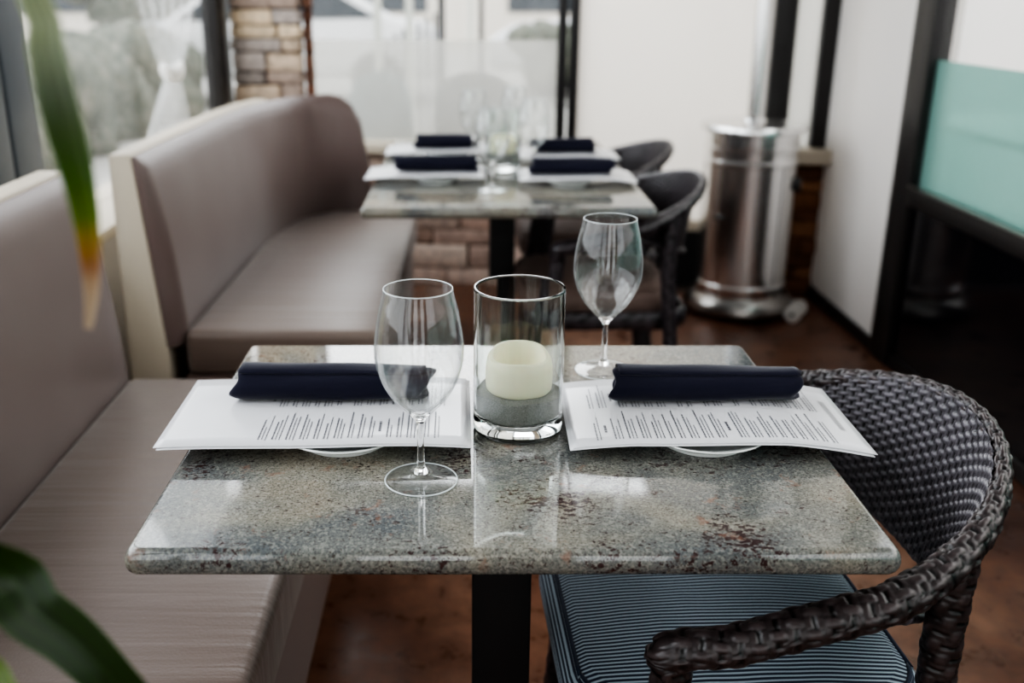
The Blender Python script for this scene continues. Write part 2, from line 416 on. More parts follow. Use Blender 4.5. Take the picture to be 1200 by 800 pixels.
# back window
w2 = struct(onback(box('window_2', -.72, .39, -.03, .03, 2.55, 2.65, M['bronze'])), 'back window with frosted lower band')
frame_bars('window_frame', [(.385, .425, -.045, .03, 0, 2.65), (.434, .475, -.045, .03, 0, 2.65)], M['bronze'], w2)
box('frosted_pane', -.70, .39, -.004, .004, .645, 1.075, M['frost'], w2)
box('clear_pane', -.70, .39, -.004, .004, 1.077, 2.55, M['pane'], w2)
# back door
d1 = struct(onback(box('door_1', .475, 1.27, -.03, .03, 2.35, 2.45, M['bronze'])), 'frosted glass patio door with black kick panel')
box('kick_panel', .475, 1.27, -.03, .03, .02, .27, M['black_metal'], d1, .004)
box('door_rail', .475, 1.27, -.035, .035, .27, .315, M['cream_wood'], d1, .004)
box('door_pane', .475, 1.27, -.004, .004, .315, 2.35, M['frost_door'], d1)
box('threshold', .475, 1.27, -.07, .03, 0, .02, M['steel_dark'], d1)
# side light
w3 = struct(onback(box('window_3', 1.27, 1.36, -.045, .03, 0, 2.65, M['bronze'], bev=.004)), 'narrow sidelight window right of the door')
box('window_frame', 1.465, 1.53, -.045, .03, .645, 2.65, M['bronze'], w3, .004)
box('window_pane', 1.36, 1.465, -.004, .004, .645, 2.55, M['frost'], w3)
# header over back
struct(onback(box('trim_4', -1.1, 1.6, 0, .1, 2.6, 2.8, M['paint'])))
# right glazed screen
w4 = struct(box('window_4', FX1 - .02, FX1 + .05, 3.35, 3.50, 0, 2.75, M['bronze'], bev=.005), 'right glazed screen with teal frosted band and black base')
frame_bars('window_frame', [(FX1 - .025, FX1 + .05, -2.6, 3.35, .585, .645), (FX1 - .01, FX1 + .05, -2.6, 3.35, 0, .05), (FX1 - .01, FX1 + .05, -2.6, 3.35, 2.65, 2.75)], M['bronze'], w4)
frame_bars('window_frame', [(FX1 - .03, FX1 - .01, -2.6, 3.35, .645, .652)], M['steel_dark'], w4, .001)
box('base_panel', FX1, FX1 + .01, -2.6, 3.35, .05, .585, M['blackglass'], w4)
box('frosted_pane', FX1 + .01, FX1 + .016, -2.6, 3.35, .645, 1.06, M['frost_teal'], w4)
box('clear_pane', FX1 + .01, FX1 + .016, -2.6, 3.35, 1.062, 2.65, M['pane'], w4)

# ------------------------------------------------------------------ outside
struct(box('trim_5', -30, 30, -10, 60, -.30, -.08, M['concrete']), 'pale paved ground outside the windows')
# hedge on the left
bm = bmesh.new(); rnd = random.Random(2)
bmesh.ops.create_grid(bm, x_segments=1, y_segments=1, size=.001)
bm.clear()
def lump(bm, c, r, k):
    r0 = bmesh.ops.create_icosphere(bm, subdivisions=2, radius=1)
    for v in r0['verts']:
        q = 1 + rnd.uniform(-.16, .16); v.co = Vector((c[0] + v.co.x * r[0] * q, c[1] + v.co.y * r[1] * q, c[2] + v.co.z * r[2] * q))
for i in range(150):
    yy = 1 + i * .075; lump(bm, (-3.6 + rnd.uniform(-.3, .3), yy, rnd.uniform(.1, .62)), (.32, .32, .36), 1)
tag(obj_bm('hedge', bm, M['hedge'], None, True), 'grey green clipped hedge outside the left window', 'hedge')
for i, (x, y, r) in enumerate(((-9, 16, 1.6), (-12, 12, 1.9), (-6.5, 20, 1.5))):
    t = thing('tree', ['bushy pale tree beyond the hedge behind the tied vinyl curtain', 'large leafy tree beyond the hedge at far left', 'small tree beyond the hedge nearest the stone column'][i], 'tree', (x, y, -.08), 0)
    simple_tube('trunk', [(0, 0, 0), (.05, 0, 1.0), (0, .05, 2.2)], .12, M['stem'], t)
    bm = bmesh.new()
    for k in range(26): lump(bm, (rnd.uniform(-r, r) * .7, rnd.uniform(-r, r) * .7, 2.4 + rnd.uniform(-1.3, 1.2)), (.6, .6, .5), 1)
    obj_bm('crown', bm, M['hedge'], t, True)
# cars
def car(label, loc, rz):
    t = thing('parked_car', label, 'car', loc, rz, None)
    bm = bmesh.new(); prof = [(-2.2, .35), (-2.25, .75), (-1.9, .95), (-1.15, 1.02), (-.55, 1.42), (.95, 1.45), (1.65, 1.05), (2.15, .98), (2.25, .6), (2.2, .35)]
    a = [bm.verts.new((x, -.85, z)) for x, z in prof]; b = [bm.verts.new((x, .85, z)) for x, z in prof]
    bm.faces.new(a[::-1]); bm.faces.new(b)
    for i in range(len(a)): j = (i + 1) % len(a); bm.faces.new((a[i], a[j], b[j], b[i]))
    o = obj_bm('car_body', bm, M['car_white'], t); bevel(o, .1, 3)
    for sg in (-1, 1):
        bm = bmesh.new(); v = [bm.verts.new((x, sg * .862, z)) for x, z in ((-1.0, 1.03), (-.5, 1.36), (.85, 1.38), (1.4, 1.06))]; bm.faces.new(v); obj_bm('side_window', bm, M['car_glass'], t)
        for wx in (-1.4, 1.4):
            w = lathe('wheel', [(0, -.1), (.22, -.1), (.33, -.08), (.33, .08), (.22, .1), (0, .1)], M['rubber'], t, 24); w.rotation_euler = (pi / 2, 0, 0); w.location = (wx, sg * .8, .33)
    return t
c1 = car('white parked car seen through the clear pane beside the stone column', (-2.6, 13.5, -.08), .1)
dup(c1, (2.6, 14.5, -.08), -.15, 'white parked car seen through the clear pane beside the black door post')
dup(c1, (-7.2, 11.5, -.08), 1.2, 'white parked car seen above the hedge through the left window')
# patio fence outside the back window
f = thing('patio_railing', 'dark slatted patio railing outside the back window', 'railing', (0, 7.2, -.08))
for i in range(3): box('railing_post', -.62 + .22 * i - .025, -.62 + .22 * i + .025, -.03, .03, 0, 2.6, M['pale_post'] if i < 2 else M['black_metal'], f)
bm = bmesh.new()
for i in range(9): add_box(bm, -.62 + i * .055, -.60 + i * .055, -.01, .01, .1, 1.02 + i * .028)
obj_bm('slat_panel', bm, M['black_metal'], f)
u = thing('patio_umbrella', 'white umbrella on a dark pole outside the back window', 'umbrella', (.12, 9.3, -.08))
simple_tube('pole', [(0, 0, 0), (0, 0, 2.5)], .022, M['black_metal'], u)
lathe('base', [(0, 0), (.26, 0), (.26, .05), (.05, .09), (0, .09)], M['black_metal'], u, 32)
lathe('canopy', [(1.5, 2.05), (.8, 2.32), (0, 2.55), (0, 2.52), (.8, 2.29), (1.49, 2.03)], M['canvas'], u, 8, smooth=False)
aw = thing('street_awning', 'terracotta and white shop awning across the street', 'awning', (2.2, 19, -.08))
bm = bmesh.new(); v = [bm.verts.new(p) for p in ((-2.2, 0, 1.55), (2.6, 0, 1.55), (2.6, .9, 2.3), (-2.2, .9, 2.3))]; bm.faces.new(v); obj_bm('awning_canvas', bm, M['canvas_red'], aw)
for x in (-2.15, 2.55): box('awning_post', x - .04, x + .04, -.04, .04, 0, 1.56, M['pale_post'], aw)
b = thing('far_building', 'pale low building across the street', 'building', (0, 26, -.08))
box('building_wall', -14, 14, 0, 4, 0, 3.2, M['canvas'], b)
for i in range(6): box('building_window', -11 + i * 4, -9 + i * 4, -.05, .05, .9, 2.2, M['car_glass'], b)
bush = bmesh.new()
for k in range(14): lump(bush, (rnd.uniform(-.5, .5), rnd.uniform(-.2, .2), .25 + rnd.uniform(0, .45)), (.22, .22, .2), 1)
o = obj_bm('shrub', bush, M['hedge'], None, True); o.location = (1.1, 13.0, .1); tag(o, 'small green shrub outside beyond the frosted band', 'shrub')
# outdoor shell chairs just outside the frosted pane
def patio_chair(label, loc, rz, mat, w):
    t = thing('patio_chair', label, 'chair', loc, rz)
    bm = bmesh.new(); nu, nv = 18, 10; g = []
    for i in range(nu + 1):
        a = -pi / 2 * 1.1 + i / nu * pi * 1.1; row = []
        for k in range(nv + 1):
            z = .45 + k / nv * (.53 * (cos(a * .85) ** .38 if cos(a * .85) > 0 else 0) + .02); r = w * (.80 + .2 * sin(k / nv * pi * .7))
            row.append(bm.verts.new((r * sin(a), -r * cos(a) * .8, z)))
        g.append(row)
    for i in range(nu):
        for k in range(nv): bm.faces.new((g[i][k], g[i + 1][k], g[i + 1][k + 1], g[i][k + 1]))
    o = obj_bm('chair_back', bm, mat, t, True); s = o.modifiers.new('s', 'SOLIDIFY'); s.thickness = .02
    lathe('seat', [(0, .42), (w * .85, .42), (w * .88, .45), (w * .8, .475), (0, .48)], mat, t, 32)
    for sx in (-1, 1):
        for sy in (-1, 1): simple_tube('leg', [(sx * w * .6, sy * w * .5, .42), (sx * w * .85, sy * w * .75, 0)], .014, M['black_metal'], t, 8)
    return t
patio_chair('teal rounded patio chair behind the frosted window', (-.425, 4.95, -.08), .1, M['patio_teal'], .16)
patio_chair('grey rounded patio chair behind the frosted window', (.045, 4.93, -.08), -.1, M['patio_grey'], .215)
# things seen through the right screen
struct(box('trim_6', 3.6, 3.7, -2, 12, -.08, 3.2, M['paint']), 'pale wall seen through the right screen')
t = thing('patio_post', 'pale green square post seen through the right glass', 'post', (2.35, 5.2, -.08))
box('post_shaft', -.05, .05, -.05, .05, 0, 2.9, M['pale_post'], t, .005); box('post_foot', -.09, .09, -.09, .09, 0, .1, M['pale_post'], t, .005)
t = thing('patio_table', 'white topped patio table behind the teal frosted glass', 'table', (2.55, 4.0, -.08))
box('tabletop', -.5, .5, -.7, .7, .78, .82, M['white_plastic'], t, .01); box('table_leg', -.04, .04, -.04, .04, .03, .78, M['black_metal'], t); box('table_foot', -.25, .25, -.25, .25, 0, .03, M['black_metal'], t)

# ------------------------------------------------------------------ tied vinyl curtain inside the left window
bm = bmesh.new(); g = []
for k in range(61):
    z = .72 + k / 60 * 1.86; d = z - 1.02
    w = .055 + (.40 * min(1, abs(d) / .42) ** .9 if d < 0 else .62 * min(1, d / 1.0) ** .6)
    cy = 3.40 + (-.42 * d * -1 * .9 if d < 0 else .12 * d)
    cy = 3.40 + (.55 * d if d < 0 else .10 * d); row = []
    for i in range(73):
        a = i / 72 * 2 - 1
        row.append(bm.verts.new((-.975 + .022 * sin(a * 17 + d * 1.5) * (.5 + .5 * min(1, w * 2.5)) * .9, cy + a * w, z)))
    g.append(row)
for k in range(60):
    for i in range(72): bm.faces.new((g[k][i], g[k][i + 1], g[k + 1][i + 1], g[k + 1][i]))
cu = thing('vinyl_curtain', 'clear plastic curtain tied in the middle before the left window', 'curtain', (0, 0, 0))
obj_bm('curtain_sheet', bm, M['vinyl'], cu, True)
bm = bmesh.new(); tube(bm, [Vector((-.975 + .03 * cos(a), 3.40 + .062 * sin(a), 1.02 + .01 * sin(2 * a))) for a in [2 * pi * i / 24 for i in range(25)]], lambda t: (.008, .022), (0, 0, 1), 10)
obj_bm('curtain_tie', bm, M['white_plastic'], cu, True)

# ------------------------------------------------------------------ benches
def arc_path(pts, step=.03): return [Vector((p.x, p.y, 0)) for p in catmull([(x, y, 0) for x, y in pts], step)]
def sweep(name, path, sect, mat, parent, topz=None, smooth=True):
    """sect: list of (offset_outward, z); outward = left of travel direction"""
    bm = bmesh.new(); rings = []; n = len(path); S = [0]
    for k in range(1, n): S.append(S[-1] + (path[k] - path[k - 1]).length)
    for k in range(n):
        T = (path[min(k + 1, n - 1)] - path[max(k - 1, 0)]).normalized(); O = Vector((-T.y, T.x, 0))
        sc = topz(S[k], S[-1]) if topz else 1
        kk = (1 - sqrt(max(0, 1 - (1 - S[k] / .05) ** 2))) if (S[k] < .05 and topz) else 0
        rings.append([bm.verts.new(path[k] + O * (o + max(0, .046 + .034 * (z - .42) / .48 - o) * kk) * (sc if z > .5 else 1) + Vector((0, 0, .42 + (z - .42) * sc if z > .42 else z))) for o, z in sect])
    m = len(sect)
    for a, b in zip(rings, rings[1:]):
        for i in range(m): bm.faces.new((a[i], a[(i + 1) % m], b[(i + 1) % m], b[i]))
    bm.faces.new(rings[0][::-1]); bm.faces.new(rings[-1])
    bmesh.ops.recalc_face_normals(bm, faces=bm.faces[:])
    o = obj_bm(name, bm, mat, parent, smooth); return o
def rs(pts, step=.02):
    """round a closed section by sampling catmull"""
    return pts
def back_section(top, lean, thick):
    f = lambda z: lean * (z - .42) / (top - .42)
    s = [(f(z) - .012 * sin(pi * (z - .42) / (top - .42)), z) for z in [.42 + (top - .03 - .42) * i / 12 for i in range(13)]]
    s += [(f(top) + .008, top - .010), (f(top) + .016, top)]
    s += [(f(top) + .012 + .012, top - .002), (f(.8) + .026, .8), (.046, .42)]
    return s
def make_bench(name, label, path, x_front, seat_poly, top, y_end_curve=None, railpath=None, lean=.085):
    t = thing(name, label, 'bench', (0, 0, 0))
    o = sweep('backrest', path, back_section(top, lean, .075), M['leather_back'], t, y_end_curve); bevel(o, .012, 4)
    rp = railpath or path
    o = sweep('back_panel', rp, [(.046, .0), (.046, .42), (lean + .0245, top + .006), (lean + .078, top + .006), (.145, .42), (.145, 0)], M['cream_wood'], t); bevel(o, .006, 2)
    bm = bmesh.new()
    def prism(poly, z0, z1, bm):
        a = [bm.verts.new((x, y, z0)) for x, y in poly]; b = [bm.verts.new((x, y, z1)) for x, y in poly]
        bm.faces.new(a[::-1]); bm.faces.new(b)
        for i in range(len(a)): j = (i + 1) % len(a); bm.faces.new((a[i], a[j], b[j], b[i]))
    prism(seat_poly, .34, .46, bm); bmesh.ops.recalc_face_normals(bm, faces=bm.faces[:])
    o = obj_bm('seat_cushion', bm, M['leather'], t); bevel(o, .022, 4)
    bm = bmesh.new(); sp = [(min(x, x_front - .02), y + (.01 if i in (0, 1) else -.01)) for i, (x, y) in enumerate(seat_poly)]
    prism(sp, .10, .34, bm); bmesh.ops.recalc_face_normals(bm, faces=bm.faces[:]); obj_bm('bench_front', bm, M['leather_side'], t)
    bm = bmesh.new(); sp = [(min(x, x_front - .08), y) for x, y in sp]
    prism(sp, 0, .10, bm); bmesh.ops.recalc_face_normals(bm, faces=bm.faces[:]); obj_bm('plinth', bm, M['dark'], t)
    return t
# straight bench nearest the camera (travel +y, outward = left = -x)
p1 = [Vector((-.752, .42 + i * (2.065 - .42) / 20, 0)) for i in range(21)]
make_bench('banquette_bench', 'taupe vinyl bench nearest the camera, beside the front granite table', p1, -.269,
           [(-.269, .42), (-.269, 2.065), (-.755, 2.065), (-.755, .42)], .912, lean=.062)
# corner bench
pc = [Vector((-.712, 2.37 + q, 0)) for q in (0, .002, .005, .009, .014, .020, .027, .035, .044, .056)] + arc_path([(-.712, 2.44), (-.708, 2.8), (-.70, 3.2), (-.672, 3.52), (-.60, 3.76), (-.50, 3.86), (-.375, 3.89)])
def endround(s, S):
    d = S - s
    if d > .13: return 1
    return 1 - .62 * (1 - sqrt(max(0, 1 - (1 - d / .13) ** 2)))
rail = arc_path([(-.712, 2.365), (-.708, 2.8), (-.70, 3.2), (-.680, 3.48), (-.64, 3.66)])
make_bench('corner_bench', 'curved taupe vinyl corner bench beside the rear granite table', pc, -.200,
           [(-.200, 2.37), (-.200, 3.88), (-.52, 3.87), (-.64, 3.74), (-.70, 3.4), (-.715, 2.37)], .898, endround, rail, .062)

# ------------------------------------------------------------------ tables
def make_table(label, cx, cy, w, d, peds):
    t = thing('granite_table', label, 'table', (cx, cy, 0))
    bm = bmesh.new(); R = .009; n = 5; poly = []
    for sx, sy, a0 in ((1, 1, 0), (-1, 1, 90), (-1, -1, 180), (1, -1, 270)):
        for k in range(n + 1):
            a = radians(a0 + 90 * k / n); poly.append((sx * (w / 2 - R) + R * cos(a), sy * (d / 2 - R) + R * sin(a)))
    def ring(inset, z):
        out = []
        for x, y in poly:
            out.append(bm.verts.new((x * (1 - 2 * inset / w), y * (1 - 2 * inset / d), z)))
        return out
    rr = [ring(.009, .7192)] + [ring(.014 - .014 * sin(a) if False else .009 * (1 - cos(a)), .734 + .015 * sin(a)) for a in [radians(q) for q in (-80, -60, -40, -20, 0, 20, 40, 60, 76, 90)]]
    bm.faces.new(rr[0][::-1]); bm.faces.new(rr[-1])
    for a, b in zip(rr, rr[1:]):
        for i in range(len(a)): j = (i + 1) % len(a); bm.faces.new((a[i], a[j], b[j], b[i]))
    o = obj_bm('tabletop', bm, M['granite'], t)
    for p in o.data.polygons: p.use_smooth = len(p.vertices) == 4
    for py in peds:
        box('pedestal', -.0385, .0385, py - .0385, py + .0385, .02, .712, M['black_metal'], t, .003)
        box('mounting_plate', -.17, .17, py - .14, py + .14, .712, .722, M['black_metal'], t, .002)
        box('pedestal_base', -.25, .25, py - .22, py + .22, 0, .02, M['black_metal'], t, .006)
    return t
make_table('speckled grey granite table nearest the camera set for two', .0445, 1.156, .768, .612, [0])
make_table('long granite table at the back set for four beside the corner bench', .105, 3.112, .76, 1.22, [-.12])

# ------------------------------------------------------------------ wicker armchair (faces -x; origin on the floor at the centre of the back's curve)
def make_chair(label, cush_top, cush_side, loc, rz, hi):
    W = M['wicker'] if hi else M['wicker_far']; WD = M['wicker_dark'] if hi else M['wicker_far']
    t = thing('wicker_armchair', label, 'chair', loc, rz)
    R, Rb, z0, z1, L_, za = .285, .274, .768, .668, .168, .634
    rimz = lambda th: z1 + (z0 - z1) * max(0, cos(th)) ** 1.3
    rim = [(Rb * cos(radians(a)), R * sin(radians(a)), rimz(radians(a))) for a in range(-90, 91, 10)]
    pts = [(-L_ + .012, -R + .012, za - .03), (-L_ + .004, -R + .008, za - .008), (-L_ + .03, -R + .004, za), (-.10, -R, za + .006), (-.05, -R, z1 - .014)] + rim
    pts += [(x, -y, z) for x, y, z in pts[:5][::-1]]
    def rr(q):
        a = abs(q - .5) * 2      # 0 at back centre, 1 at arm fronts
        k = min(1, max(0, (a - .18) / .5)); k = k * k * (3 - 2 * k)
        return (.0105 + .0125 * k, .0155 + .0045 * k)
    pts = [(x * 1.015, y * 1.015, z - .006) for x, y, z in pts]
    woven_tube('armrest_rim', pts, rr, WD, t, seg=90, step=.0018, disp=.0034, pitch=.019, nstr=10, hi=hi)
    # woven shell between rim and lower edge
    bm = bmesh.new(); hl = bm.verts.layers.float.new('h')
    na, nv = (560, 150) if hi else (180, 50)
    A = radians(84); g = []
    arc = 2 * A * .27; ncol = arc / .0135; nrow = 25
    for i in range(na + 1):
        th = -A + 2 * A * i / na; row = []
        q = abs(th) / A
        zt = rimz(th) + .0075 * (1 - q ** 4) - .003; zb = .555 + .095 * q ** 1.5 + (zt - .665) * 0
        zb = min(zb, zt - .012); rb = .238 + .03 * q ** 2
        frac = (zt - zb) / .205
        for k in range(nv + 1):
            v = k / nv; z = zt + (zb - zt) * v
            x = (Rb - .005 + (rb - Rb) * v ** .9) * cos(th); y = (R - .005 + (rb - R) * v ** .9) * sin(th)
            a = v * nrow + .25; b = (th + A) / (2 * A) * ncol
            h = weave(a, b); e = .0042 * (h - .3)
            nx, ny = -cos(th), -sin(th)
            vert = bm.verts.new((x + nx * e, y + ny * e, z + .3 * e)); vert[hl] = h; row.append(vert)
        g.append(row)
    for i in range(na):
        for k in range(nv): bm.faces.new((g[i][k], g[i + 1][k], g[i + 1][k + 1], g[i][k + 1]))
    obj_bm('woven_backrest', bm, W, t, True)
    # lower edge roll of the shell
    edge = []
    for i in range(25):
        th = -A + 2 * A * i / 24; q = abs(th) / A; rb = .238 + .03 * q ** 2
        edge.append((rb * cos(th), rb * sin(th), min(.555 + .095 * q ** 1.5, rimz(th) - .016)))
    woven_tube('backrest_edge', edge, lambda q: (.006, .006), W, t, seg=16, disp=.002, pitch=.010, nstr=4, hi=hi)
    # legs
    for s in (-1, 1):
        woven_tube('leg', [(-L_ + .012, s * (R - .010), za - .012), (-L_ - .002, s * (R - .006), .50), (-L_ - .022, s * (R + .004), .24), (-L_ - .042, s * (R + .012), .0)],
                   lambda q: (.021 - .005 * q, .021 - .005 * q), WD, t, up=(0, 1, 0), seg=64, step=.002, disp=.003, pitch=.015, nstr=7, hi=hi)
        woven_tube('leg', [(.150, s * (R - .047), rimz(radians(57)) - .012), (.146, s * (R - .043), .60), (.150, s * (R - .040), .50), (.178, s * (R - .03), .2), (.205, s * (R - .022), .0)],
                   lambda q: (.022 - .006 * q, .020 - .005 * q), WD, t, up=(0, 1, 0), seg=64, step=.002, disp=.003, pitch=.015, nstr=7, hi=hi)
    # seat frame
    def rrect(x0, x1, hy, r, n=6):
        out = []
        for sx, sy, a0 in ((x1 - r, hy - r, 0), (x0 + r, hy - r, 90), (x0 + r, -hy + r, 180), (x1 - r, -hy + r, 270)):
            for k in range(n + 1): a = radians(a0 + 90 * k / n); out.append((sx + r * cos(a), sy + r * sin(a)))
        return out
    P = rrect(-.222, .215, .232, .09)
    bm = bmesh.new(); hl = bm.verts.layers.float.new('h')
    loop = catmull([(x, y, .405) for x, y in P] + [(P[0][0], P[0][1], .405)], .003 if hi else .012)
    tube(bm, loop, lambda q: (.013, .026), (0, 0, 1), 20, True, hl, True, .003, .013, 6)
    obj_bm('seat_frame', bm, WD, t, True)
    box('seat_base', -.20, .195, -.205, .205, .392, .408, M['black_plastic'], t, .01)
    # cushion: border + top panel
    def cushion():
        bm = bmesh.new(); rings = []
        outer = rrect(-.250, .195, .215, .085, 8)
        cx = -.028
        def ring(k, z): return [bm.verts.new((cx + (x - cx) * k, y * k, z)) for x, y in outer]
        for k, z in ((.94, .412), (.985, .420), (1.0, .440), (.995, .458), (.955, .475), (.915, .484)): rings.append(ring(k, z))
        nb = len(rings)
        bm.faces.new(rings[0][::-1])
        for a, b in zip(rings, rings[1:]):
            for i in range(len(a)): j = (i + 1) % len(a); bm.faces.new((a[i], a[j], b[j], b[i]))
        o = obj_bm('cushion_border', bm, cush_side, t, True)
        bm = bmesh.new(); rings = [ring(.915, .484)]
        for k in (.86, .75, .6, .4, .2): rings.append(ring(k, .487 + .014 * (1 - k * k)))
        for a, b in zip(rings, rings[1:]):
            for i in range(len(a)): j = (i + 1) % len(a); bm.faces.new((a[i], a[j], b[j], b[i]))
        bm.faces.new(rings[-1])
        obj_bm('cushion_top', bm, cush_top, t, True)
        bm = bmesh.new(); tube(bm, catmull([(cx + (x - cx) * .918, y * .918, .484) for x, y in outer + outer[:1]], .006), lambda q: (.0032, .0032), (0, 0, 1), 8, cap=False)
        obj_bm('piping', bm, cush_side, t, True)
    cushion()
    return t
make_chair('dark woven wicker armchair with pinstriped navy cushion at the front table', M['stripe'], M['stripe_side'], (.361, 1.153, 0), .043, True)
chB = make_chair('dark wicker armchair with brown seat, nearer one at the rear table', M['brown_cush'], M['brown_cush'], (.392, 2.86, 0), .03, False)
dup(chB, (.425, 3.505, 0), .02, 'dark wicker armchair with brown seat, farther one at the rear table')

# ------------------------------------------------------------------ table ware
def make_glass(label, loc, group=None):
    t = thing('wine_glass', label, 'wine glass', loc, 0, group)
    o = [(.0005, .0820), (.010, .0850), (.022, .0935), (.033, .1050), (.042, .1230), (.0468, .1400), (.0478, .1550), (.0462, .1730), (.0425, .1950), (.0378, .2140), (.0362, .2230)]
    # one closed profile: foot, stem, outer bowl, rim, inner bowl
    prof = [(0, 0), (.0405, 0), (.0410, .0009), (.0404, .0015), (.026, .0032), (.012, .0072), (.0055, .0150), (.0042, .0250), (.0038, .0450), (.0040, .0640), (.0052, .0730), (.0105, .0790)]
    prof += [(.0180, .0875), (.0296, .1000), (.0402, .1180), (.0464, .1370), (.0482, .1550), (.0468, .1730), (.0432, .1950), (.0386, .2140), (.0368, .2226), (.0364, .2232), (.0359, .2226)]
    prof += [(.0377, .2140), (.0423, .1950), (.0459, .1730), (.0473, .1550), (.0455, .1375), (.0392, .1190), (.0285, .1015), (.0172, .0898), (.0080, .0828), (0, .0805)]
    sm = lambda seq, st: [(max(0, p.x), p.y) for p in catmull([(r, z, 0) for r, z in seq], st)]
    outer = sm(prof[3:21], .002); inner = sm(prof[23:], .003); inner[-1] = (0, .0805)
    lathe('glass_foot', prof[:3] + [q for q in outer if q[1] < .0090], M['thin_glass'], t, 96)
    st = [q for q in outer if .0085 <= q[1] <= .0800]
    lathe('glass_stem', [(0, st[0][1])] + st + [(0, st[-1][1])], M['glass'], t, 40)
    lathe('glass_bowl', [q for q in outer if q[1] > .0795] + prof[21:23] + inner, M['thin_glass'], t, 96)
    def torus(name, R_, z, r, sq=1):
        lathe(name, [(R_ + r * cos(q * pi / 5), z + r * sq * sin(q * pi / 5)) for q in range(10)], M['edge_glint'], t, 96, closed=True)
    torus('rim', .0364, .2230, .00055); torus('foot_glint', .0403, .0011, .0009, .8)  # thin pale rings added as edge highlights
    return t
g1 = make_glass('empty wine glass standing left of the candle, nearest the camera', (-.052, 1.002, .7495))
g2 = dup(g1, (.196, 1.345, .7495), .3, 'empty wine glass standing behind and right of the candle on the front table')
for p, lb in zip([(.068, 2.74), (.196, 2.985), (.020, 3.27), (.158, 3.38)],
                 ['front left wine glass of the four on the rear table', 'wine glass on the rear table right of the candle, nearer one on that side',
                  'wine glass at the far left of the rear table candle', 'rearmost wine glass on the rear table, beside far right place setting']):
    dup(g1, (p[0], p[1], .7495), 0, lb, 'wine glasses on the rear table')

def make_candle(label, loc):
    t = thing('candle_holder', label, 'candle holder', loc)
    R = .0555; H = .183
    P = [(0, 0), (R - .004, 0), (R - .001, .0015), (R, .005), (R, .006), (R, .012), (R, .05), (R, H - .012), (R, H - .003), (R, H - .002), (R - .0008, H), (R - .0026, H), (R - .0032, H - .002), (R - .0032, H - .003), (R - .0032, H - .012), (R - .0032, .05), (R - .0032, .032), (R - .0032, .027), (R - .0032, .026), (R - .006, .021), (R - .012, .019), (0, .019)]
    lathe('glass_cylinder', P, M['glass_green'], t, 96)
    def wob(v):
        if v.co.z > .03: v.co.z += .0016 * sin(v.co.x * 130) + .001 * cos(v.co.y * 170)
    lathe('sand_fill', [(0, .0192), (R - .013, .0192), (R - .0066, .0213), (R - .0034, .0262), (R - .0034, .0515), (.03, .052), (0, .052)], M['sand'], t, 64, fn=wob)
    def melt(v):
        a = math.atan2(v.co.y, v.co.x); 
        if v.co.z > .075:
            k = (v.co.z - .075) / .03; v.co.z += k * (.007 * max(0, sin(a)) + .0015 * sin(3 * a + 1)); 
        v.co.x += .001 * sin(v.co.z * 90)
    c = tag(lathe('pillar_candle', [(0, .0), (.038, 0), (.0405, .003), (.0415, .015), (.0412, .030), (.0400, .038), (.0365, .0420), (.0325, .0425), (.0285, .038), (.0260, .024), (.022, .019), (0, .018)], M['wax'], None, 64,
                  fn=lambda v: (setattr(v.co, 'z', v.co.z + (.010 * max(0, sin(math.atan2(v.co.y, v.co.x))) ** 1 + .0012 * sin(3 * math.atan2(v.co.y, v.co.x))) * min(1, max(0, (v.co.z - .026) / .014))),)),
            '', 'candle')
    c.location = (loc[0] + .001, loc[1] + .001, loc[2] + .0520)
    return t, c
h1, cd1 = make_candle('clear glass cylinder with grey sand in the middle of the front table', (.0625, 1.147, .7495))
cd1['label'] = 'ivory melted pillar candle on sand inside the front table glass'
h2, cd2 = make_candle('clear glass candle cylinder in the middle of the rear table', (.108, 3.09, .7495))
cd2['label'] = 'ivory pillar candle inside the glass cylinder on the rear table'

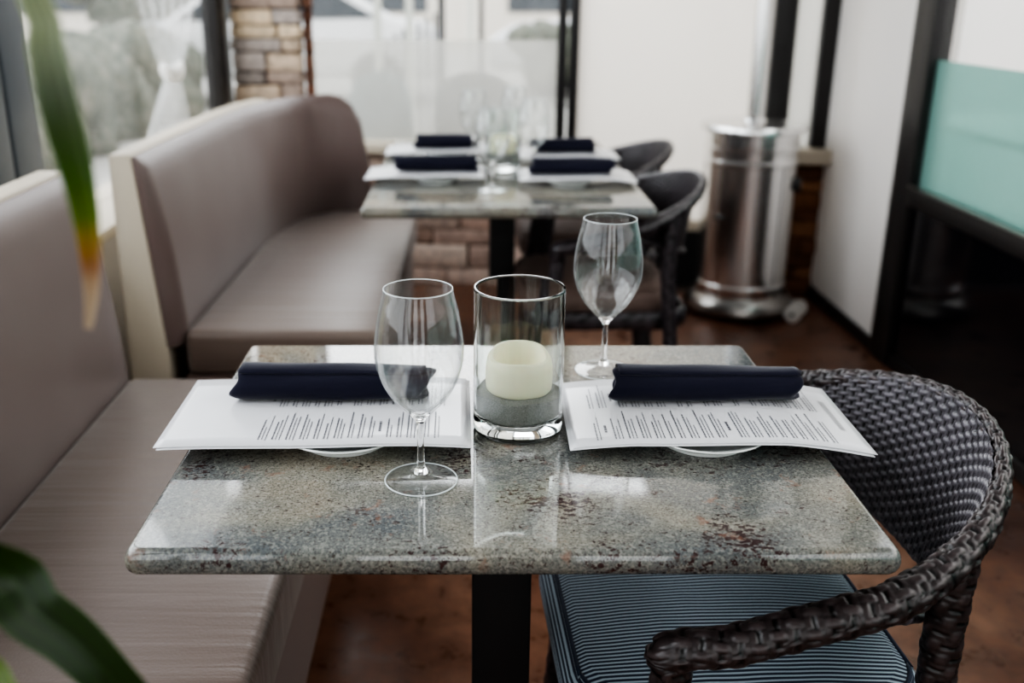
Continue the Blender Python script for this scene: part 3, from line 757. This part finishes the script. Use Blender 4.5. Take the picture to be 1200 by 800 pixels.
# place settings
def make_plate(label, loc, rad=.080):
    t = thing('side_plate', label, 'plate', loc)
    lathe('plate_dish', [(0, .003), (.048, .003), (.050, 0), (.053, .0), (.054, .004), (.066, .010), (rad - .001, .0165), (rad, .0178), (rad - .001, .019), (.064, .0135), (.052, .0075), (0, .0068)], M['china'], t, 72)
    return t
def curl(x, side, z0, droop):
    """sheet height along its length; x in local metres from the plate centre; raised over the plate"""
    return z0 - droop * (max(0, abs(x) - .075) ** 1.5) * 6
def make_menu(label, loc, rz, x0, x1, y0, y1, mirror, group, seed, tip=0.012):
    t = thing('paper_menu', label, 'menu', loc, rz)
    zf = lambda x, y: .0 - tip * (max(0, abs(x) - .082) / .148) ** 1.5 - .0015 * (y - .1) * 0 + .0012 * sin(x * 22)
    def sheet(name, dx, dy, dz):
        bm = bmesh.new(); nx, ny = 40, 8; g = [[bm.verts.new((x0 + (x1 - x0) * i / nx + dx, y0 + (y1 - y0) * k / ny + dy, zf(x0 + (x1 - x0) * i / nx, y0 + (y1 - y0) * k / ny) + dz)) for k in range(ny + 1)] for i in range(nx + 1)]
        for i in range(nx):
            for k in range(ny): bm.faces.new((g[i][k], g[i + 1][k], g[i + 1][k + 1], g[i][k + 1]))
        o = obj_bm(name, bm, M['paper'], t, True); s = o.modifiers.new('s', 'SOLIDIFY'); s.thickness = .0007; s.offset = -1
    sheet('menu_sheet', 0, 0, 0); sheet('menu_sheet', .004 * mirror * -1, -.003, -.0016)
    rnd = random.Random(seed)
    def strips(name, items, mat):
        bm = bmesh.new()
        for (a, ya, yb, w) in items:
            y = ya
            while y < yb:
                e = min(yb, y + rnd.uniform(.003, .009)); x = a
                v = [bm.verts.new((p, q, zf(p, q) + .0004)) for p, q in ((x - w / 2, y), (x + w / 2, y), (x + w / 2, e), (x - w / 2, e))]; bm.faces.new(v); y = e + .0011
        return obj_bm(name, bm, mat, t)
    items = []; heads = []; wid = y1 - y0; xa, xb = x0 + .030, x1 - .045
    if mirror < 0: xa, xb = x0 + .118, x1 - .03
    for c0 in (y0 + .014, y0 + wid * .53):
        x = xa
        while x < xb:
            if rnd.random() < .16:
                heads.append((x, c0 + .02, c0 + .02 + rnd.uniform(.018, .03), .0030)); x += .0095
            n = rnd.choice((2, 3, 3, 2)); hd = rnd.uniform(.045, .085)
            for k in range(n):
                items.append((x, c0 if mirror > 0 else c0 + rnd.uniform(0, .004), c0 + (hd if k == 0 else rnd.uniform(.035, .08)), .0012 if k else .0017)); x += .0042
            x += .0036
    strips('menu_print', items + heads, M['print'])
    big = [(x1 - .020 if mirror > 0 else x0 + .024, y0 + .06, y0 + .15, .007)]
    if mirror > 0: strips('menu_title', big, M['print_pale'])
    return t
def make_napkin(label, loc, rz, length, seed, r=(.0275, .0215)):
    t = thing('rolled_napkin', label, 'napkin', loc, rz)
    rnd = random.Random(seed); bm = bmesh.new(); seg = 40; n = 60; rings = []
    ph = rnd.uniform(0, 6)
    for k in range(n + 1):
        q = k / n; x = -length / 2 + length * q; e = min(q, 1 - q) * length
        sc = min(1, .86 + .14 * sqrt(min(1, e / .012))); ring = []
        for i in range(seg):
            a = 2 * pi * i / seg; f = 1 + .05 * sin(2 * a + ph + x * 9) + .022 * sin(5 * a + x * 30 + ph) + .018 * sin(x * 45 + ph) + .03 * sin(x * 17 + ph * 2)
            y = cos(a) * r[0] * f * sc; z = sin(a) * r[1] * f * sc
            z = max(z, -r[1] * .86)
            xx = x + (.006 * sin(a + ph) + .004 * sin(3 * a)) * max(0, 1 - e / .03)
            ring.append(bm.verts.new((xx, y, z + r[1] * .86)))
        rings.append(ring)
    for a, b in zip(rings, rings[1:]):
        for i in range(seg): j = (i + 1) % seg; bm.faces.new((a[i], a[j], b[j], b[i]))
    # spiral ends: sunk rings
    for R_, dx in ((rings[0], 1), (rings[-1], -1)):
        prev = R_; c = sum((v.co for v in R_), Vector()) / seg
        for kk, (s, d) in enumerate(((.82, .0), (.74, .004), (.58, .001), (.48, .005), (.3, .002))):
            cur = [bm.verts.new(c + (v.co - c) * s + Vector((dx * d, 0, 0))) for v in R_]
            for i in range(seg): j = (i + 1) % seg; bm.faces.new((prev[i], prev[j], cur[j], cur[i]))
            prev = cur
        bm.faces.new(prev)
    bmesh.ops.recalc_face_normals(bm, faces=bm.faces[:])
    obj_bm('napkin_roll', bm, M['navy'], t, True)
    # overlapping cloth edge along the roll
    bm = bmesh.new(); g = []
    for k in range(41):
        x = -length / 2 + .004 + (length - .008) * k / 40; row = []
        for i in range(7):
            a = radians(25 + 17 * i); f = 1.03 + .05 * sin(2 * a + ph + x * 9) + .022 * sin(5 * a + x * 30 + ph) + .018 * sin(x * 45 + ph) + .03 * sin(x * 17 + ph * 2)
            row.append(bm.verts.new((x, cos(a) * (r[0] + .0006) * f, sin(a) * (r[1] + .0006) * f + r[1] * .86)))
        g.append(row)
    for k in range(40):
        for i in range(6): bm.faces.new((g[k][i], g[k + 1][i], g[k + 1][i + 1], g[k][i + 1]))
    o = obj_bm('napkin_fold', bm, M['navy'], t, True); s = o.modifiers.new('s', 'SOLIDIFY'); s.thickness = .0012; s.offset = 0
    return t
PT = .7495
# front table
make_plate('white side plate under the left menu on the front table', (-.150, 1.112, PT))
make_plate('white side plate under the right menu on the front table', (.287, 1.112, PT))
ML = make_menu('laminated paper menu on the left of the front table, overhanging the bench', (-.150, 1.112, PT + .0228), 0.01, -.214, .150, -.066, .146, -1, None, 3, .005)
MR = make_menu('laminated paper menu on the right of the front table, drooping towards the armchair', (.287, 1.112, PT + .0228), -.015, -.163, .190, -.062, .142, 1, None, 8, .020)
NL = make_napkin('navy rolled napkin on the left menu of the front table', (-.172, 1.192, PT + .0237), -.02, .243, 1)
NR = make_napkin('navy rolled napkin on the right menu of the front table', (.306, 1.188, PT + .0237), -.012, .236, 4)
# rear table
rear = [((-.092, 2.885), -.12, -.01, -1, 'near left', .24), ((.290, 2.835), .02, -.004, 1, 'near right', .235), ((-.070, 3.345), -.06, 0, -1, 'far left', .21), ((.300, 3.245), .06, 0, 1, 'far right', .205)]
for i, ((x, y), sx, rz, mir, w, ln) in enumerate(rear):
    make_plate('white side plate at the %s place of the rear table' % w, (x, y, PT))
    if mir < 0: make_menu('paper menu at the %s place of the rear table' % w, (x, y, PT + .0228), rz, -.205, .14, -.05, .15, -1, None, 20 + i, .014)
    else: make_menu('paper menu at the %s place of the rear table' % w, (x, y, PT + .0228), rz, -.14, .19, -.05, .15, 1, None, 20 + i, .014)
    make_napkin('navy rolled napkin at the %s place of the rear table' % w, (x + (-.0 if mir < 0 else .01), y + .04, PT + .0237), rz, ln, 30 + i, (.029, .023))

# ------------------------------------------------------------------ patio heater
h = thing('patio_heater', 'stainless steel patio heater standing by the white wall', 'patio heater', (1.142, 4.035, 0), radians(-100))
lathe('heater_base', [(0, .015), (.205, .015), (.222, .03), (.222, .055), (.20, .085), (.19, .09), (0, .09)], M['steel_dark'], h, 64)
lathe('tank_housing', [(0, .09), (.183, .09), (.185, .10), (.185, .135), (.181, .14), (.181, .62), (.185, .625), (.185, .638), (.181, .643), (.181, .675), (.186, .68), (.186, .69), (.181, .695), (.181, .745), (0, .745)], M['steel'], h, 96)
lathe('housing_lid', [(0, .745), (.19, .745), (.207, .752), (.207, .772), (.203, .778), (.05, .785), (0, .785)], M['steel'], h, 96)
lathe('heater_pole', [(0, .785), (.05, .785), (.045, .80), (.033, .81), (.033, 2.02), (0, 2.02)], M['steel'], h, 48)
lathe('burner_head', [(0, 2.02), (.07, 2.02), (.09, 2.06), (.09, 2.28), (.07, 2.3), (0, 2.3)], M['steel_dark'], h, 48)
lathe('heat_reflector', [(0, 2.42), (.2, 2.40), (.345, 2.33), (.35, 2.325), (.2, 2.388), (0, 2.405)], M['steel'], h, 64)
simple_tube('reflector_stay', [(0, 0, 2.29), (0, 0, 2.41)], .012, M['steel_dark'], h)
for s in (-1, 1):
    sm = bmesh.new(); add_box(sm, -.002, .002, -.002, .002, .14, .62); o = obj_bm('door_seam', sm, M['black_plastic'], h); a = radians(-22 + 62 * s) ; o.location = (.1805 * cos(a), .1805 * sin(a), 0)
o = box('door_latch', -.006, .006, -.025, .025, -.006, .006, M['black_plastic'], h, .003); o.location = (.186 * cos(radians(-38)), .186 * sin(radians(-38)), .42); o.rotation_euler = (0, 0, radians(-38))
o = lathe('tank_knob', [(0, 0), (.026, 0), (.028, .006), (.028, .022), (.022, .03), (0, .03)], M['black_plastic'], h, 32); a = radians(75); o.location = (.175 * cos(a), .175 * sin(a), .545); o.rotation_euler = (0, radians(90), a)
ax = simple_tube('wheel_axle', [(.05, .24, .035), (.16, .20, .035)], .006, M['steel_dark'], h)
for (x, y) in ((.155, .205), (.06, .24)):
    w = lathe('transport_wheel', [(0, -.014), (.010, -.014), (.012, -.010), (.030, -.012), (.035, -.008), (.035, .008), (.030, .012), (.012, .010), (.010, .014), (0, .014)], M['white_plastic'], h, 32)
    w.location = (x, y, .036); w.rotation_euler = (0, radians(90), radians(-20))
    lathe('wheel_hub', [(0, -.016), (.008, -.016), (.008, .016), (0, .016)], M['black_plastic'], w, 16)

# ------------------------------------------------------------------ foreground plant
pl = thing('potted_plant', 'green plant with long arching blade leaves at the left foreground', 'plant', (-.62, .10, 0))
lathe('plant_pot', [(0, 0), (.12, 0), (.125, .01), (.155, .27), (.165, .27), (.168, .30), (.150, .30), (.148, .27), (.14, .262), (0, .262)], M['pot'], pl, 48)
lathe('potting_soil', [(0, .255), (.140, .262), (.13, .272), (0, .278)], M['soil'], pl, 32)
simple_tube('plant_stem', [(0, 0, .26), (.01, .01, .7), (-.01, .0, 1.1), (.0, .01, 1.42)], lambda t: (.014 - .005 * t, .014 - .005 * t), M['stem'], pl, 10)
O = Vector((-.62, .10, 0))
def leaf(pts, wid, cols, fold=.25, side=(1, 0, 0), roll=None):
    """pts in world space; cols: colour stops along the leaf"""
    P = catmull(pts, .008); n = len(P); bm = bmesh.new(); cl = bm.verts.layers.float_color.new('tint'); rows = []
    for k in range(n):
        q = k / (n - 1); T = (P[min(k + 1, n - 1)] - P[max(k - 1, 0)]).normalized()
        sd = Vector(side); sd = (sd - T * sd.dot(T)).normalized(); nn = T.cross(sd)
        w = wid(q); row = []
        c = cols[0][1]
        for (q0, c0), (q1, c1) in zip(cols, cols[1:]):
            if q0 <= q <= q1:
                u_ = (q - q0) / (q1 - q0); c = tuple(a + (b - a) * u_ for a, b in zip(c0, c1))
        for i in range(9):
            a = i / 4 - 1
            v = bm.verts.new(P[k] + sd * a * w + nn * abs(a) * w * fold - O)
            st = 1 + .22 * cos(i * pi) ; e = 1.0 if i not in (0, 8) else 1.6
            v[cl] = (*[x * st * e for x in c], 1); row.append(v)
        rows.append(row)
    for a, b in zip(rows, rows[1:]):
        for i in range(8): bm.faces.new((a[i], a[i + 1], b[i + 1], b[i]))
    return obj_bm('leaf', bm, M['leaf'], pl, True)
f_, P_ = 1167., math.atan(408 / 1167.); s_, c_ = sin(P_), cos(P_)
G = (.045, .10, .014); G2 = (.09, .17, .02); PG = (.34, .38, .25)
leaf([(-.62, .11, 1.42), (-.48, .22, 1.56), (-.33, .36, 1.50), (-.235, .46, 1.37), (-.206, .50, 1.265), (-.203, .50, 1.238), (-.200, .50, 1.209), (-.198, .505, 1.181), (-.198, .51, 1.154), (-.201, .515, 1.127), (-.205, .52, 1.107), (-.211, .525, 1.088)],
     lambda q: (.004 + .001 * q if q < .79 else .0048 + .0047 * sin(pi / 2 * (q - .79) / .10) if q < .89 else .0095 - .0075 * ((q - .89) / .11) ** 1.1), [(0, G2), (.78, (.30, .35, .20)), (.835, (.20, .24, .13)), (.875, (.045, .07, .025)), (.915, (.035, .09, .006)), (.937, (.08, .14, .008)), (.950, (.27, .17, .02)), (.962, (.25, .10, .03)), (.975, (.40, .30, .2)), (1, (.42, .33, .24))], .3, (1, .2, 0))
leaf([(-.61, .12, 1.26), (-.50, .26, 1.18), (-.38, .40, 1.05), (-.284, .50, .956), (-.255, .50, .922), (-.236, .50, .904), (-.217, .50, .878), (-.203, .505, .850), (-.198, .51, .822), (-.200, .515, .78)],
     lambda q: .004 + .0175 * sin(pi * q ** 1.5) ** .7, [(0, G2), (.45, (.42, .48, .42)), (.70, (.46, .52, .45)), (.745, (.014, .038, .005)), (1, (.010, .032, .005))], .2, (1, .3, .3))  # pale middle stops paint a whitish sheen on the blade
leaf([(-.61, .10, 1.22), (-.48, .24, 1.12), (-.36, .38, 1.00), (-.278, .46, .920), (-.258, .46, .898), (-.245, .46, .878), (-.238, .46, .85)],
     lambda q: .004 + .011 * sin(pi * q) ** .8, [(0, G2), (.5, (.12, .18, .05)), (1, (.10, .16, .03))], .25, (1, .3, .3))
leaf([(-.62, .10, 1.42), (-.72, .0, 1.6), (-.85, -.08, 1.55), (-.93, -.14, 1.35)], lambda q: .004 + .016 * sin(pi * q) ** .8, [(0, G2), (1, G)], .25, (0, 1, 0))
leaf([(-.62, .10, 1.40), (-.60, -.05, 1.62), (-.56, -.22, 1.6), (-.54, -.36, 1.4)], lambda q: .004 + .016 * sin(pi * q) ** .8, [(0, G2), (1, G)], .25, (1, 0, 0))

# ------------------------------------------------------------------ light
w = bpy.data.worlds.new('World'); SC.world = w; w.use_nodes = True
bg = w.node_tree.nodes['Background']; bg.inputs[0].default_value = (.93, .97, 1.0, 1); bg.inputs[1].default_value = 1.7
def area(name, loc, rot, sx, sy, power, col=(1, 1, 1)):
    l = bpy.data.lights.new(name, 'AREA'); l.shape = 'RECTANGLE'; l.size = sx; l.size_y = sy; l.energy = power; l.color = col
    o = bpy.data.objects.new(name, l); COL.objects.link(o); o.location = loc; o.rotation_euler = rot; return o
area('sky_light_left', (-1.9, 2.3, 2.35), (0, radians(-62), 0), 1.6, 4.6, 55, (.90, .95, 1.0))
area('sky_light_back', (.2, 5.9, 2.5), (radians(-65), 0, 0), 3.4, 1.6, 60, (.96, .98, 1.0))
area('rear_fill', (.2, -2.45, 2.0), (radians(75), 0, 0), 2.2, 1.0, 4, (1.0, .93, .85))  # added fill lamp inside the room, unseen, lightens the glassware
area('sky_light_right', (2.6, 1.2, 2.4), (0, radians(60), 0), 1.4, 4.0, 22, (1.0, .95, .88))

# ------------------------------------------------------------------ camera
cam = bpy.data.cameras.new('camera'); co = bpy.data.objects.new('camera', cam); COL.objects.link(co)
cam.sensor_width = 36; cam.lens = 1167 / 1200 * 36; cam.shift_x = (600 - 548) / 1200
co.location = (0, 0, 1.264); co.rotation_euler = (pi / 2 - P_, 0, 0)
cam.dof.use_dof = True; cam.dof.focus_distance = 1.13; cam.dof.aperture_fstop = 3.0
cam.clip_start = .02
SC.camera = co
SC.view_settings.view_transform = 'AgX'; SC.view_settings.look = 'AgX - High Contrast'; SC.view_settings.exposure = 0.43
cy = SC.cycles
cy.max_bounces = 12; cy.transmission_bounces = 12; cy.transparent_max_bounces = 16; cy.diffuse_bounces = 4; cy.glossy_bounces = 6
cy.use_denoising = True; cy.sample_clamp_indirect = 6; cy.blur_glossy = .5
